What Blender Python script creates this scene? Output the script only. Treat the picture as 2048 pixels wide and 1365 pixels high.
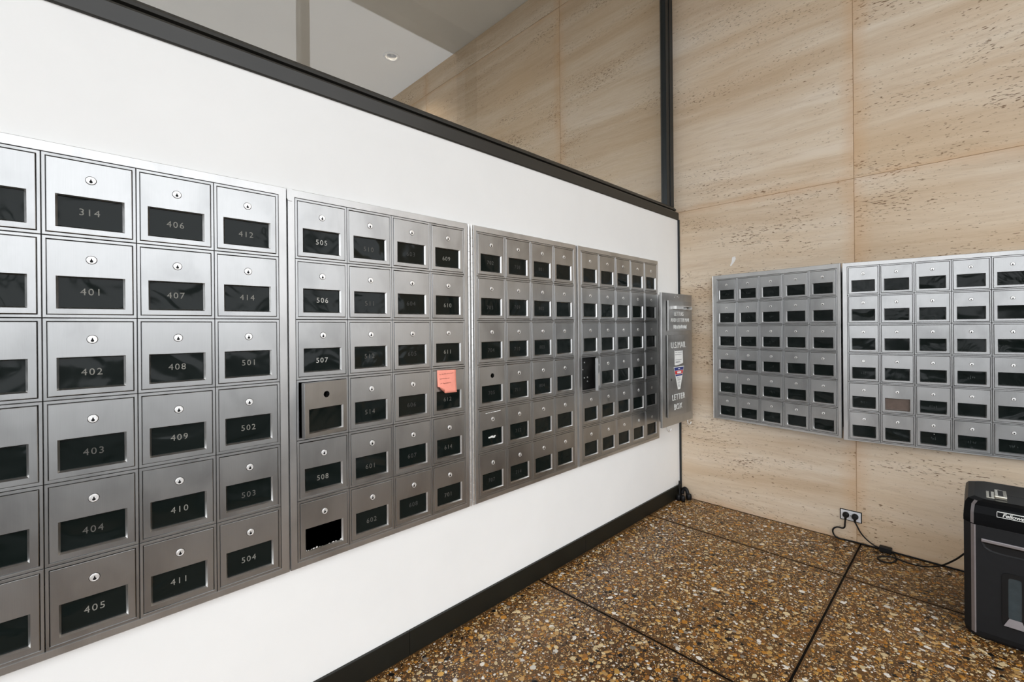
import bpy, bmesh, math, random
import numpy as np
from mathutils import Matrix, Vector

random.seed(7)
rng = np.random.default_rng(11)
S = bpy.context.scene
COL = S.collection
for o in list(bpy.data.objects):
    bpy.data.objects.remove(o)

# ------------------------------------------------------------------ camera
YAW, PITCH, ROLL, FPX, SHIFT = 0.796527724, 5.40388713e-04, -8.90802153e-03, 905.695489, 26.0335793
F = Vector((-math.sin(YAW) * math.cos(PITCH), math.cos(YAW) * math.cos(PITCH), -math.sin(PITCH)))
R0 = Vector((math.cos(YAW), math.sin(YAW), 0))
U0 = R0.cross(F)
RR = math.cos(ROLL) * R0 + math.sin(ROLL) * U0
UU = -math.sin(ROLL) * R0 + math.cos(ROLL) * U0
cam_d = bpy.data.cameras.new('camera')
cam = bpy.data.objects.new('camera', cam_d)
COL.objects.link(cam)
cam_d.sensor_width = 36.0
cam_d.sensor_fit = 'HORIZONTAL'
cam_d.lens = FPX / 2048 * 36.0
cam_d.shift_y = -SHIFT / 2048
cam_d.clip_start = 0.02
CAM = Vector((1.47265981, -3.1, 1.20453102))
M = Matrix((RR, UU, -F)).transposed().to_4x4()
M.translation = CAM
cam.matrix_world = M
S.camera = cam

# ------------------------------------------------------------------ sky, exposure
wd = bpy.data.worlds.new('overcast_sky')
S.world = wd
wd.use_nodes = True
bg = wd.node_tree.nodes['Background']
bg.inputs['Color'].default_value = (0.93, 0.96, 1.0, 1)
bg.inputs['Strength'].default_value = 1.6
S.view_settings.view_transform = 'Standard'
S.view_settings.look = 'None'
S.view_settings.gamma = 1.0
S.view_settings.exposure = 0.88
S.view_settings.use_curve_mapping = False

ROOM_X = 2.16      # storefront on the street side
ROOM_Y = -6.5      # glazed front behind the camera
CEIL = 4.283


# ------------------------------------------------------------------ helpers
def srgb(r, g, b):
    def f(c):
        c /= 255.0
        return c / 12.92 if c <= 0.04045 else ((c + 0.055) / 1.055) ** 2.4
    return (f(r), f(g), f(b), 1.0)


class MB:
    """collects faces for one mesh"""
    def __init__(self):
        self.v, self.f, self.m, self.s = [], [], [], []

    def face(self, pts, mat=0, smooth=False):
        i = len(self.v)
        self.v += [tuple(p) for p in pts]
        self.f.append(tuple(range(i, i + len(pts))))
        self.m.append(mat)
        self.s.append(smooth)

    def box(self, a, b, mat=0, bev=0.0):
        x0, y0, z0 = (min(a[i], b[i]) for i in range(3))
        x1, y1, z1 = (max(a[i], b[i]) for i in range(3))
        if bev <= 0:
            i = len(self.v)
            self.v += [(x0, y0, z0), (x1, y0, z0), (x1, y1, z0), (x0, y1, z0), (x0, y0, z1), (x1, y0, z1), (x1, y1, z1), (x0, y1, z1)]
            for q in ((0, 3, 2, 1), (4, 5, 6, 7), (0, 1, 5, 4), (1, 2, 6, 5), (2, 3, 7, 6), (3, 0, 4, 7)):
                self.f.append(tuple(i + k for k in q)); self.m.append(mat); self.s.append(False)
            return
        bm = bmesh.new()
        bmesh.ops.create_cube(bm, size=1.0)
        bmesh.ops.scale(bm, vec=(x1 - x0, y1 - y0, z1 - z0), verts=bm.verts)
        bmesh.ops.translate(bm, vec=((x0 + x1) / 2, (y0 + y1) / 2, (z0 + z1) / 2), verts=bm.verts)
        bmesh.ops.bevel(bm, geom=list(bm.edges), offset=bev, segments=2, affect='EDGES', profile=0.6)
        self.add_bm(bm, mat)
        bm.free()

    def add_bm(self, bm, mat=0, smooth=False):
        i = len(self.v)
        bm.verts.index_update()
        self.v += [tuple(v.co) for v in bm.verts]
        for f in bm.faces:
            self.f.append(tuple(i + v.index for v in f.verts)); self.m.append(mat); self.s.append(smooth)

    def loops(self, loops, mat=0, cap0=False, cap1=False, smooth=False, closed=True):
        """bridge a list of equally long vertex loops"""
        i = len(self.v)
        n = len(loops[0])
        for L in loops:
            self.v += [tuple(p) for p in L]
        for a in range(len(loops) - 1):
            for k in range(n if closed else n - 1):
                k2 = (k + 1) % n
                self.f.append((i + a * n + k, i + a * n + k2, i + (a + 1) * n + k2, i + (a + 1) * n + k))
                self.m.append(mat); self.s.append(smooth)
        if cap0:
            self.f.append(tuple(i + k for k in reversed(range(n)))); self.m.append(mat); self.s.append(False)
        if cap1:
            b = i + (len(loops) - 1) * n
            self.f.append(tuple(b + k for k in range(n))); self.m.append(mat); self.s.append(False)

    def lathe(self, prof, n=20, mat=0, axis='y', c=(0, 0, 0), cap1=True, cap0=False, smooth=True):
        """prof: list of (radius, position along axis)"""
        Ls = []
        for r, t in prof:
            L = []
            for k in range(n):
                a = 2 * math.pi * k / n
                ca, sa = r * math.cos(a), r * math.sin(a)
                if axis == 'y':
                    L.append((c[0] + ca, c[1] + t, c[2] + sa))
                elif axis == 'z':
                    L.append((c[0] + ca, c[1] + sa, c[2] + t))
                else:
                    L.append((c[0] + t, c[1] + ca, c[2] + sa))
            Ls.append(L)
        self.loops(Ls, mat, cap0, cap1, smooth)

    def tube(self, pts, r, n=8, mat=0, caps=True):
        pts = [Vector(p) for p in pts]
        Ls = []
        up = Vector((0, 0, 1))
        prev = None
        for i, p in enumerate(pts):
            t = (pts[min(i + 1, len(pts) - 1)] - pts[max(i - 1, 0)]).normalized()
            if prev is None:
                a = t.cross(up)
                if a.length < 1e-3:
                    a = t.cross(Vector((1, 0, 0)))
            else:
                a = prev - t * prev.dot(t)
            a.normalize()
            prev = a
            b = t.cross(a)
            rr = r[i] if isinstance(r, (list, tuple)) else r
            Ls.append([p + a * (rr * math.cos(2 * math.pi * k / n)) + b * (rr * math.sin(2 * math.pi * k / n)) for k in range(n)])
        self.loops(Ls, mat, caps, caps, True)

    def mesh(self, name, mats, fixn=True):
        me = bpy.data.meshes.new(name)
        me.from_pydata(self.v, [], self.f)
        for m in mats:
            me.materials.append(m)
        me.polygons.foreach_set('material_index', self.m)
        me.polygons.foreach_set('use_smooth', self.s)
        if fixn:
            bm = bmesh.new()
            bm.from_mesh(me)
            bmesh.ops.remove_doubles(bm, verts=bm.verts, dist=1e-6)
            bmesh.ops.recalc_face_normals(bm, faces=bm.faces)
            bm.to_mesh(me)
            bm.free()
        return me

    def build(self, name, mats, parent=None, loc=None, rotz=0.0, fixn=True):
        if not isinstance(mats, (list, tuple)):
            mats = [mats]
        return link(name, self.mesh(name, mats, fixn), parent, loc, rotz)


def link(name, me, parent=None, loc=None, rotz=0.0):
    o = bpy.data.objects.new(name, me)
    COL.objects.link(o)
    if parent is not None:
        o.parent = parent
    if loc is not None:
        o.location = loc
    if rotz:
        o.rotation_euler = (0, 0, rotz)
    return o


def empty(name, loc, rotz=0.0):
    o = bpy.data.objects.new(name, None)
    COL.objects.link(o)
    o.empty_display_size = 0.05
    o.location = loc
    o.rotation_euler = (0, 0, rotz)
    return o


def tag(o, label=None, cat=None, group=None, kind=None):
    if label:
        o['label'] = label
    if cat:
        o['category'] = cat
    if group:
        o['group'] = group
    if kind:
        o['kind'] = kind
    return o


def smooth_path(pts, n=6):
    """Catmull-Rom through the points"""
    P = [Vector(p) for p in pts]
    P = [2 * P[0] - P[1]] + P + [2 * P[-1] - P[-2]]
    out = []
    for i in range(1, len(P) - 2):
        for k in range(n):
            t = k / n
            a, b, c, d = P[i - 1], P[i], P[i + 1], P[i + 2]
            out.append(0.5 * ((2 * b) + (c - a) * t + (2 * a - 5 * b + 4 * c - d) * t * t + (3 * b - a - 3 * c + d) * t ** 3))
    out.append(P[-2])
    return out


def text_mesh(name, txt, size, mats, extrude=0.0003, space=1.0, res=3, shear=0.0, sx=1.0, bold=0.0):
    cu = bpy.data.curves.new(name, 'FONT')
    cu.body = txt
    cu.size = size
    cu.align_x = 'CENTER'
    cu.align_y = 'CENTER'
    cu.extrude = extrude
    cu.space_character = space
    cu.resolution_u = res
    cu.shear = shear
    cu.offset = bold
    ob = bpy.data.objects.new(name, cu)
    me = bpy.data.meshes.new_from_object(ob)
    bpy.data.objects.remove(ob)
    me.name = name
    me.transform(Matrix.Rotation(math.pi / 2, 4, 'X') @ Matrix.Diagonal((sx, 1, 1, 1)))
    me.materials.clear()
    for m in mats:
        me.materials.append(m)
    return me


# ------------------------------------------------------------------ materials
class NT:
    def __init__(self, name):
        self.mat = bpy.data.materials.new(name)
        self.mat.use_nodes = True
        self.t = self.mat.node_tree
        self.b = self.t.nodes['Principled BSDF']

    def n(self, typ, **kw):
        nd = self.t.nodes.new(typ)
        for k, v in kw.items():
            if k in nd.inputs:
                nd.inputs[k].default_value = v
            else:
                setattr(nd, k, v)
        return nd

    def l(self, a, b):
        self.t.links.new(a, b)

    def math(self, op, a, b=None, c=None, clamp=False):
        nd = self.t.nodes.new('ShaderNodeMath')
        nd.operation = op
        nd.use_clamp = clamp
        for i, v in enumerate((a, b, c)):
            if v is None:
                continue
            if isinstance(v, (int, float)):
                nd.inputs[i].default_value = v
            else:
                self.l(v, nd.inputs[i])
        return nd.outputs[0]

    def mix(self, fac, a, b, blend='MIX'):
        nd = self.t.nodes.new('ShaderNodeMix')
        nd.data_type = 'RGBA'
        nd.blend_type = blend
        for s, v in ((nd.inputs[0], fac), (nd.inputs[6], a), (nd.inputs[7], b)):
            if isinstance(v, (int, float, tuple)):
                s.default_value = v
            else:
                self.l(v, s)
        return nd.outputs[2]

    def ramp(self, fac, stops, interp='LINEAR'):
        nd = self.t.nodes.new('ShaderNodeValToRGB')
        nd.color_ramp.interpolation = interp
        el = nd.color_ramp.elements
        while len(el) < len(stops):
            el.new(0.5)
        for e, (p, c) in zip(el, stops):
            e.position = p
            e.color = c if len(c) == 4 else (*c, 1)
        self.l(fac, nd.inputs[0])
        return nd.outputs[0]

    def noise(self, vec, scale, detail=4, rough=0.5, dist=0.0):
        nd = self.n('ShaderNodeTexNoise', Scale=scale, Detail=detail, Roughness=rough, Distortion=dist)
        if vec is not None:
            self.l(vec, nd.inputs['Vector'])
        return nd.outputs['Fac']

    def coords(self, kind='Object', scale=(1, 1, 1), rand=False, loc=(0, 0, 0)):
        if kind == 'World':
            src = self.n('ShaderNodeNewGeometry').outputs['Position']
        else:
            src = self.n('ShaderNodeTexCoord').outputs[kind]
        if rand:
            oi = self.n('ShaderNodeObjectInfo')
            va = self.n('ShaderNodeVectorMath', operation='SCALE')
            va.inputs[0].default_value = (37.0, 91.0, 53.0)
            self.l(oi.outputs['Random'], va.inputs['Scale'])
            ad = self.n('ShaderNodeVectorMath', operation='ADD')
            self.l(src, ad.inputs[0])
            self.l(va.outputs[0], ad.inputs[1])
            src = ad.outputs[0]
        mp = self.n('ShaderNodeMapping')
        mp.inputs['Scale'].default_value = scale
        mp.inputs['Location'].default_value = loc
        self.l(src, mp.inputs['Vector'])
        return mp.outputs[0]

    def bump(self, h, strength=0.2, dist=0.01):
        nd = self.n('ShaderNodeBump', Strength=strength, Distance=dist)
        self.l(h, nd.inputs['Height'])
        self.l(nd.outputs[0], self.b.inputs['Normal'])


def plain(name, col, rough=0.5, metal=0.0, spec=0.5, nscale=0, namp=0.12, bump=0.0, rand=True):
    m = NT(name)
    m.b.inputs['Roughness'].default_value = rough
    m.b.inputs['Metallic'].default_value = metal
    m.b.inputs['Specular IOR Level'].default_value = spec
    if nscale:
        f = m.noise(m.coords('Object', rand=rand), nscale, 5, 0.6)
        lo = tuple(c * (1 - namp) for c in col[:3]) + (1,)
        hi = tuple(min(1, c * (1 + namp)) for c in col[:3]) + (1,)
        m.l(m.ramp(f, [(0.3, lo), (0.7, hi)]), m.b.inputs['Base Color'])
        if bump:
            m.bump(f, bump, 0.002)
    else:
        m.b.inputs['Base Color'].default_value = col
    return m.mat


def brushed(name, col, rough, smudge=0.5, tone=0.06):
    m = NT(name)
    m.b.inputs['Metallic'].default_value = 1.0
    st = m.noise(m.coords('Object', (900, 900, 14), True), 1.0, 3, 0.6)
    sm = m.noise(m.coords('Object', (9, 9, 5), True), 1.0, 4, 0.5, 0.3)
    sp = m.noise(m.coords('Object', (70, 70, 70), True), 1.0, 5, 0.7)
    oi = m.n('ShaderNodeObjectInfo')
    rnd = m.math('MULTIPLY_ADD', oi.outputs['Random'], tone, 1.0 - tone)
    c0 = m.ramp(sm, [(0.30, tuple(c * 0.80 for c in col[:3]) + (1,)), (0.5, col), (0.72, tuple(min(1, c * 1.08) for c in col[:3]) + (1,))])
    c1 = m.mix(m.math('MULTIPLY', st, 0.25), c0, tuple(c * 0.6 for c in col[:3]) + (1,))
    c2 = m.mix(1.0, c1, (1, 1, 1, 1), 'MULTIPLY')
    cc = m.n('ShaderNodeCombineColor')
    for i in range(3):
        m.l(rnd, cc.inputs[i])
    c2n = c2.node
    m.l(cc.outputs[0], c2n.inputs[7])
    m.l(c2, m.b.inputs['Base Color'])
    r = m.math('ADD', m.math('MULTIPLY', sm, 0.22 * smudge), m.math('MULTIPLY', sp, 0.12 * smudge))
    m.l(m.math('ADD', r, rough - 0.17 * smudge, clamp=True), m.b.inputs['Roughness'])
    m.bump(m.math('ADD', m.math('MULTIPLY', st, 0.4), m.math('MULTIPLY', sm, 0.8)), 0.12, 0.002)
    m.b.inputs['Anisotropic'].default_value = 0.4
    return m.mat


def travertine(name, tint=(1, 1, 1)):
    m = NT(name)
    w = m.noise(m.coords('World', (0.9, 0.9, 2.0), True), 1.0, 3, 0.5)
    base = m.coords('World', (1, 1, 1), True)
    wv = m.n('ShaderNodeCombineXYZ')
    m.l(m.math('MULTIPLY', w, 0.13), wv.inputs[2])
    ad = m.n('ShaderNodeVectorMath', operation='ADD')
    m.l(base, ad.inputs[0]); m.l(wv.outputs[0], ad.inputs[1])

    def sc(s):
        mp = m.n('ShaderNodeMapping')
        mp.inputs['Scale'].default_value = s
        m.l(ad.outputs[0], mp.inputs['Vector'])
        return mp.outputs[0]
    band = m.noise(sc((0.5, 0.5, 6.5)), 1.0, 7, 0.62)
    fine = m.noise(sc((4.0, 4.0, 48)), 1.0, 6, 0.68, 0.5)
    cloud = m.noise(sc((0.9, 0.9, 1.6)), 1.0, 3, 0.5)
    A = [tuple(srgb(*c)[i] * tint[i] for i in range(3)) + (1,) for c in ((194, 169, 140), (211, 190, 164), (222, 206, 184), (230, 217, 200))]
    c = m.ramp(band, [(0.30, A[0]), (0.44, A[1]), (0.56, A[2]), (0.72, A[3])])
    c = m.mix(m.math('MULTIPLY', m.math('SUBTRACT', fine, 0.45, clamp=True), 1.6, clamp=True), c, A[0])
    c = m.mix(m.math('MULTIPLY', m.math('SUBTRACT', cloud, 0.42, clamp=True), 1.5, clamp=True), c, tuple(srgb(214, 186, 150)[i] * tint[i] for i in range(3)) + (1,))
    # pits: short dark holes along the bedding, in clusters
    pit = m.noise(sc((44, 44, 170)), 1.0, 3, 0.55)
    gate = m.noise(sc((1.6, 1.6, 6)), 1.0, 3, 0.55)
    th = m.math('MULTIPLY_ADD', gate, -0.46, 0.870)
    pm = m.math('MULTIPLY', m.math('SUBTRACT', pit, th, clamp=True), 14.0, clamp=True)
    pm = m.math('MULTIPLY', pm, 0.85)
    c = m.mix(pm, c, srgb(112, 82, 56))
    vein = m.noise(sc((0.8, 0.8, 15)), 1.0, 6, 0.7, 0.8)
    vm = m.math('MULTIPLY', m.math('SUBTRACT', 0.015, m.math('ABSOLUTE', m.math('SUBTRACT', vein, 0.5))), 26.0, clamp=True)
    c = m.mix(m.math('MULTIPLY', vm, 0.45), c, srgb(150, 122, 94))
    # rusty stain that has crept in from the joints
    tc = m.n('ShaderNodeTexCoord')
    sx = m.n('ShaderNodeSeparateXYZ')
    m.l(tc.outputs['Object'], sx.inputs[0])
    ex = m.math('SUBTRACT', 1.039, m.math('ABSOLUTE', sx.outputs[0]))
    ez = m.math('SUBTRACT', 1.006, m.math('ABSOLUTE', sx.outputs[2]))
    e = m.math('MINIMUM', ex, m.math('MULTIPLY', ez, 1.8))
    sn = m.noise(m.coords('World', (5, 5, 3.5)), 1.0, 5, 0.6)
    stn = m.math('MULTIPLY', m.math('SUBTRACT', m.math('MULTIPLY', sn, 0.15), e), 10.0, clamp=True)
    c = m.mix(m.math('MULTIPLY', stn, 0.5), c, srgb(206, 160, 112))
    m.l(c, m.b.inputs['Base Color'])
    m.b.inputs['Roughness'].default_value = 0.42
    m.b.inputs['Specular IOR Level'].default_value = 0.3
    h = m.math('SUBTRACT', m.math('MULTIPLY', fine, 0.12), pm)
    m.bump(h, 0.5, 0.003)
    return m.mat


def floor_matrix():
    m = NT('terrazzo_matrix')
    p = m.coords('World', (1, 1, 1))
    n1 = m.noise(p, 2.2, 5, 0.6)
    n2 = m.noise(p, 45, 4, 0.6)
    c = m.ramp(n1, [(0.34, srgb(48, 32, 15)), (0.5, srgb(80, 55, 27)), (0.66, srgb(104, 76, 42))])
    c = m.mix(m.math('MULTIPLY', n2, 0.6), c, srgb(80, 56, 32))
    vo = m.n('ShaderNodeTexVoronoi', Scale=190.0, Randomness=1.0)
    m.l(p, vo.inputs['Vector'])
    g = m.math('LESS_THAN', vo.outputs['Distance'], 0.36)
    sc = m.n('ShaderNodeSeparateColor')
    m.l(vo.outputs['Color'], sc.inputs[0])
    pick = m.math('GREATER_THAN', sc.outputs[1], 0.35)
    cc = m.ramp(sc.outputs[0], [(0.0, srgb(150, 98, 48)), (0.25, srgb(196, 150, 92)), (0.5, srgb(214, 188, 150)), (0.72, srgb(140, 96, 52)), (0.9, srgb(60, 48, 38))], 'CONSTANT')
    c = m.mix(m.math('MULTIPLY', g, pick), c, cc)
    m.l(c, m.b.inputs['Base Color'])
    m.b.inputs['Roughness'].default_value = 0.33
    m.b.inputs['Specular IOR Level'].default_value = 0.35
    m.bump(n2, 0.05, 0.002)
    return m.mat


def glass_pane(name, tint=(1, 1, 1, 1), ior=1.5):
    m = NT(name)
    t = m.t
    out = t.nodes['Material Output']
    t.nodes.remove(m.b)
    tr = m.n('ShaderNodeBsdfTransparent')
    tr.inputs[0].default_value = tint
    gl = m.n('ShaderNodeBsdfGlossy')
    gl.inputs['Roughness'].default_value = 0.0
    lw = m.n('ShaderNodeLayerWeight', Blend=0.5)
    sch = m.math('MULTIPLY_ADD', m.math('POWER', lw.outputs['Facing'], 5.0), 0.95, 0.042)
    mx = m.n('ShaderNodeMixShader')
    m.l(sch, mx.inputs[0])
    m.l(tr.outputs[0], mx.inputs[1])
    m.l(gl.outputs[0], mx.inputs[2])
    m.l(mx.outputs[0], out.inputs[0])
    return m.mat


def dark_pane(name, col, rough=0.08):
    m = NT(name)
    n1 = m.noise(m.coords('Object', (7, 7, 9), True), 1.0, 2, 0.4, 0.8)
    n2 = m.noise(m.coords('Object', (60, 60, 60), True), 1.0, 5, 0.7)
    m.b.inputs['Base Color'].default_value = col
    m.b.inputs['Specular IOR Level'].default_value = 0.16
    m.l(m.math('MULTIPLY_ADD', n2, 0.2, rough - 0.06), m.b.inputs['Roughness'])
    m.bump(n1, 0.5, 0.02)
    return m.mat


MAT = {}
MAT['white_wall'] = plain('white_paint', srgb(238, 237, 234), 0.5, nscale=3.0, namp=0.02, bump=0.03)
MAT['ceiling'] = plain('ceiling_paint', srgb(238, 237, 233), 0.8, nscale=2.0, namp=0.02)
MAT['black_trim'] = plain('dark_bronze_paint', srgb(40, 38, 33), 0.42, nscale=6, namp=0.15)
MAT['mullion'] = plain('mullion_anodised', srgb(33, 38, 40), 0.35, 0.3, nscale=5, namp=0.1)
MAT['sealant'] = plain('pale_sealant', srgb(200, 200, 195), 0.6, nscale=40, namp=0.3)
MAT['base'] = plain('baseboard_paint', srgb(24, 24, 19), 0.4, spec=0.35, nscale=4, namp=0.2)
MAT['stone'] = travertine('travertine')
MAT['grout'] = plain('stone_backing', srgb(196, 164, 126), 0.8, nscale=9, namp=0.2)
MAT['floor'] = floor_matrix()
MAT['lobby_floor'] = plain('lobby_bounce_grey', srgb(168, 169, 168), 0.35, nscale=2.5, namp=0.1)  # unseen lobby floor; pale grey added to bounce light onto the ceiling
MAT['strip'] = plain('divider_strip', srgb(12, 10, 8), 0.6, spec=0.1, nscale=20, namp=0.3)
MAT['glass'] = glass_pane('clear_glass', (0.96, 0.95, 0.93, 1))
MAT['alu'] = brushed('brushed_aluminium', (0.44, 0.44, 0.435, 1), 0.34, 0.5, 0.06)
MAT['alu_frame'] = brushed('brushed_frame', (0.54, 0.535, 0.525, 1), 0.38, 0.5)
MAT['chrome'] = plain('lock_nickel', (0.86, 0.85, 0.83, 1), 0.38, 0.85, nscale=120, namp=0.08)
MAT['inside'] = plain('compartment_dark', (0.035, 0.035, 0.033, 1), 0.55, nscale=20, namp=0.4)
MAT['pane'] = dark_pane('smoked_pane', (0.006, 0.009, 0.008, 1))
MAT['pane_b'] = plain('brown_card_pane', srgb(92, 76, 66), 0.5, nscale=60, namp=0.15)
MAT['num1'] = plain('number_grey', srgb(128, 126, 118), 0.6, nscale=300, namp=0.35)  # number tones: worn paint, partly the light on each bank put into the grey
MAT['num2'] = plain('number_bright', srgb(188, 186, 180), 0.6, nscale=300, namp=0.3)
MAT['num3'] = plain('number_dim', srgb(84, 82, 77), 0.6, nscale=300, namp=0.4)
MAT['num4'] = plain('number_faded_shaded', srgb(52, 52, 50), 0.6, nscale=300, namp=0.5)
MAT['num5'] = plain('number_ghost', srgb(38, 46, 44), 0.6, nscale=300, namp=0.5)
MAT['edge'] = plain('polished_lit_bevel', (0.62, 0.615, 0.60, 1), 0.28, 1.0, nscale=80, namp=0.06)  # base lighter than the doors, so the window bevels read as lit
MAT['hinge'] = plain('hinge_steel', (0.86, 0.85, 0.83, 1), 0.3, 1.0, nscale=50, namp=0.1)
MAT['steel'] = brushed('letterbox_steel', (0.52, 0.515, 0.50, 1), 0.36, 0.4)
MAT['white_ink'] = plain('white_enamel', srgb(236, 236, 232), 0.5, nscale=90, namp=0.05)
MAT['paper'] = plain('white_paper', srgb(236, 235, 230), 0.7, nscale=30, namp=0.04)
MAT['print'] = plain('grey_print', srgb(120, 120, 122), 0.7, nscale=200, namp=0.3)
MAT['red'] = plain('sticker_red', srgb(205, 40, 44), 0.4, nscale=40, namp=0.05)
MAT['blue'] = plain('sticker_blue', srgb(36, 50, 120), 0.4, nscale=40, namp=0.05)
MAT['note'] = plain('salmon_note', srgb(250, 158, 138), 0.7, nscale=14, namp=0.08)
MAT['note_back'] = plain('salmon_note_back', srgb(250, 200, 186), 0.7, nscale=14, namp=0.05)
MAT['ink'] = plain('dark_ink', srgb(120, 70, 62), 0.7, nscale=200, namp=0.2)
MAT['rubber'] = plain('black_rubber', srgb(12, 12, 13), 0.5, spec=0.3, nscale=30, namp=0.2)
MAT['shred'] = plain('shredder_black', srgb(27, 28, 30), 0.45, spec=0.25, nscale=40, namp=0.08)
MAT['shred_gloss'] = plain('shredder_gloss', srgb(9, 10, 12), 0.36, spec=0.09, nscale=40, namp=0.06)
MAT['shred_silver'] = plain('shredder_silver', srgb(150, 145, 147), 0.35, 0.6, nscale=40, namp=0.05)
MAT['shred_win'] = plain('shredder_window', srgb(52, 62, 66), 0.12, nscale=25, namp=0.15)
MAT['switch'] = plain('switch_chrome', (0.6, 0.57, 0.48, 1), 0.2, 1.0, nscale=60, namp=0.1)
MAT['plate'] = plain('outlet_white', srgb(226, 226, 228), 0.4, nscale=30, namp=0.03)
MAT['concrete'] = plain('pavement_concrete', srgb(92, 91, 89), 0.85, nscale=1.5, namp=0.12)
MAT['shard'] = plain('broken_shard', srgb(215, 212, 205), 0.25, nscale=200, namp=0.4)
MAT['adh'] = plain('white_scuff', srgb(238, 236, 232), 0.7, nscale=60, namp=0.03)

lampm = NT('lamp_glow')
lampm.b.inputs['Emission Color'].default_value = (1, 0.9, 0.72, 1)
lampm.b.inputs['Emission Strength'].default_value = 6.0
MAT['lamp'] = lampm.mat

# ------------------------------------------------------------------ setting
WT = 0.42           # thickness of the mailbox wall
GZ0, GZ1 = 0.490, 1.609   # mailbox grid bottom / top on the white wall
TRIM0 = 1.958

# banks on the white wall: (frame y0, frame y1, grid y0, columns)
BANKS = [(-3.331, -2.628, -3.307, 4), (-2.624, -1.931, -2.604, 4), (-1.898, -1.210, -1.883, 4), (-1.193, -0.335, -1.169, 5)]
CW, CH = 0.164, 0.1865

w = MB()
w.box((-WT, ROOM_Y, 0), (0, 0.0, GZ0))
w.box((-WT, ROOM_Y, GZ1), (0, 0.0, TRIM0))
ys = [ROOM_Y]
for a, b, g, n in BANKS:
    ys += [g, g + n * CW]
ys.append(0.0)
for i in range(0, len(ys), 2):
    w.box((-WT, ys[i], GZ0), (0, ys[i + 1], GZ1))
tag(w.build('wall_left', MAT['white_wall'], fixn=False), kind='structure')

# travertine wall: backing with separate stone panels
w = MB()
w.box((-6.2, 0.0035, 0), (4.2, 0.25, CEIL))
wall_r = tag(w.build('wall_right', MAT['grout']), kind='structure')
pw, ph = 2.078, 2.012
sp = MB()
sp.box((-pw / 2 + 0.0012, 0.0, -ph / 2 + 0.0010), (pw / 2 - 0.0012, 0.0034, ph / 2 - 0.0010), bev=0.0008)
spm = sp.mesh('stone_panel', [MAT['stone']])
sp2 = MB()
sp2.box((-pw / 2 + 0.0012, 0.0, -0.127), (pw / 2 - 0.0012, 0.0034, 0.127), bev=0.0008)
spm2 = sp2.mesh('stone_panel', [MAT['stone']])
for i in range(-3, 2):
    for k in range(3):
        xc = 1.010 - pw / 2 + (i + 0) * pw + pw
        if k < 2:
            link('stone_panel', spm, wall_r, (xc - pw, 0, ph * (k + 0.5)))
        else:
            link('stone_panel', spm2, wall_r, (xc - pw, 0, 2 * ph + 0.1285))

m = MB()
P = [(0.352, 1.600), (0.357, 1.594), (0.366, 1.604), (0.380, 1.622), (0.389, 1.640), (0.384, 1.656), (0.366, 1.652), (0.362, 1.622)]
m.loops([[(x, 0.0, z) for x, z in P], [(x, -0.0006, z) for x, z in P]], 0, False, True)
m.build('white_scuff', MAT['adh'], wall_r)

# the floor: dark bed with separate terrazzo slabs and divider strips
fl = MB()
fl.box((-6.2, ROOM_Y - 0.3, -0.2), (ROOM_X + 0.3, 0.014, -0.0016))
floor = tag(fl.build('floor', MAT['strip']), kind='structure')
XL = [-6.2, -5.15, -4.12, -3.09, -2.06, -1.03, 0.0, 1.028, 2.056, ROOM_X + 0.3]
YL = [0.0, -0.456, -1.503, -2.55, -3.597, -4.644, -5.691, ROOM_Y - 0.3]
for i in range(len(XL) - 1):
    for k in range(len(YL) - 1):
        b = MB()
        cx, cy = (XL[i] + XL[i + 1]) / 2, (YL[k] + YL[k + 1]) / 2
        hx, hy = (XL[i + 1] - XL[i]) / 2 - 0.0042, abs(YL[k + 1] - YL[k]) / 2 - 0.0050
        b.box((-hx, -hy, -0.0016), (hx, hy, 0.0))
        b.build('floor_slab', MAT['floor'] if XL[i] >= 0 else MAT['lobby_floor'], floor, (cx, cy, 0))

# ceiling with a round opening for each downlight
DL = [(-3.12, -0.475)]
c = MB()
HS = 0.055
xs = sorted({-6.2, ROOM_X + 0.2} | {v for d in DL for v in (d[0] - HS, d[0] + HS)})
yl = sorted({ROOM_Y - 0.2, 0.014} | {v for d in DL for v in (d[1] - HS, d[1] + HS)})
for i in range(len(xs) - 1):
    for k in range(len(yl) - 1):
        mx, my = (xs[i] + xs[i + 1]) / 2, (yl[k] + yl[k + 1]) / 2
        if any(abs(mx - d[0]) < HS and abs(my - d[1]) < HS for d in DL):
            continue
        c.face([(xs[i], yl[k], CEIL), (xs[i], yl[k + 1], CEIL), (xs[i + 1], yl[k + 1], CEIL), (xs[i + 1], yl[k], CEIL)])
c.box((-6.2, ROOM_Y - 0.2, CEIL + 0.22), (ROOM_X + 0.2, 0.25, CEIL + 0.3))
tag(c.build('ceiling', MAT['ceiling'], fixn=False), kind='structure')

# far side of the lobby behind the glass
w = MB()
w.box((-6.4, ROOM_Y, 0), (-6.2, 0.25, CEIL))
tag(w.build('wall_far', MAT['white_wall']), kind='structure')

# dark transom above the white wall
t = MB()
prof = [(-0.075, TRIM0), (0.004, TRIM0), (0.006, 1.962), (0.006, 2.006), (0.000, 2.014), (-0.022, 2.016), (-0.022, 2.026), (-0.012, 2.030), (-0.014, 2.040), (-0.030, 2.056), (-0.075, 2.056)]
t.loops([[(x, ROOM_Y, z) for x, z in prof], [(x, -0.001, z) for x, z in prof]], 0, True, True)
tag(t.build('trim_1', MAT['black_trim']), kind='structure')
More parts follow.
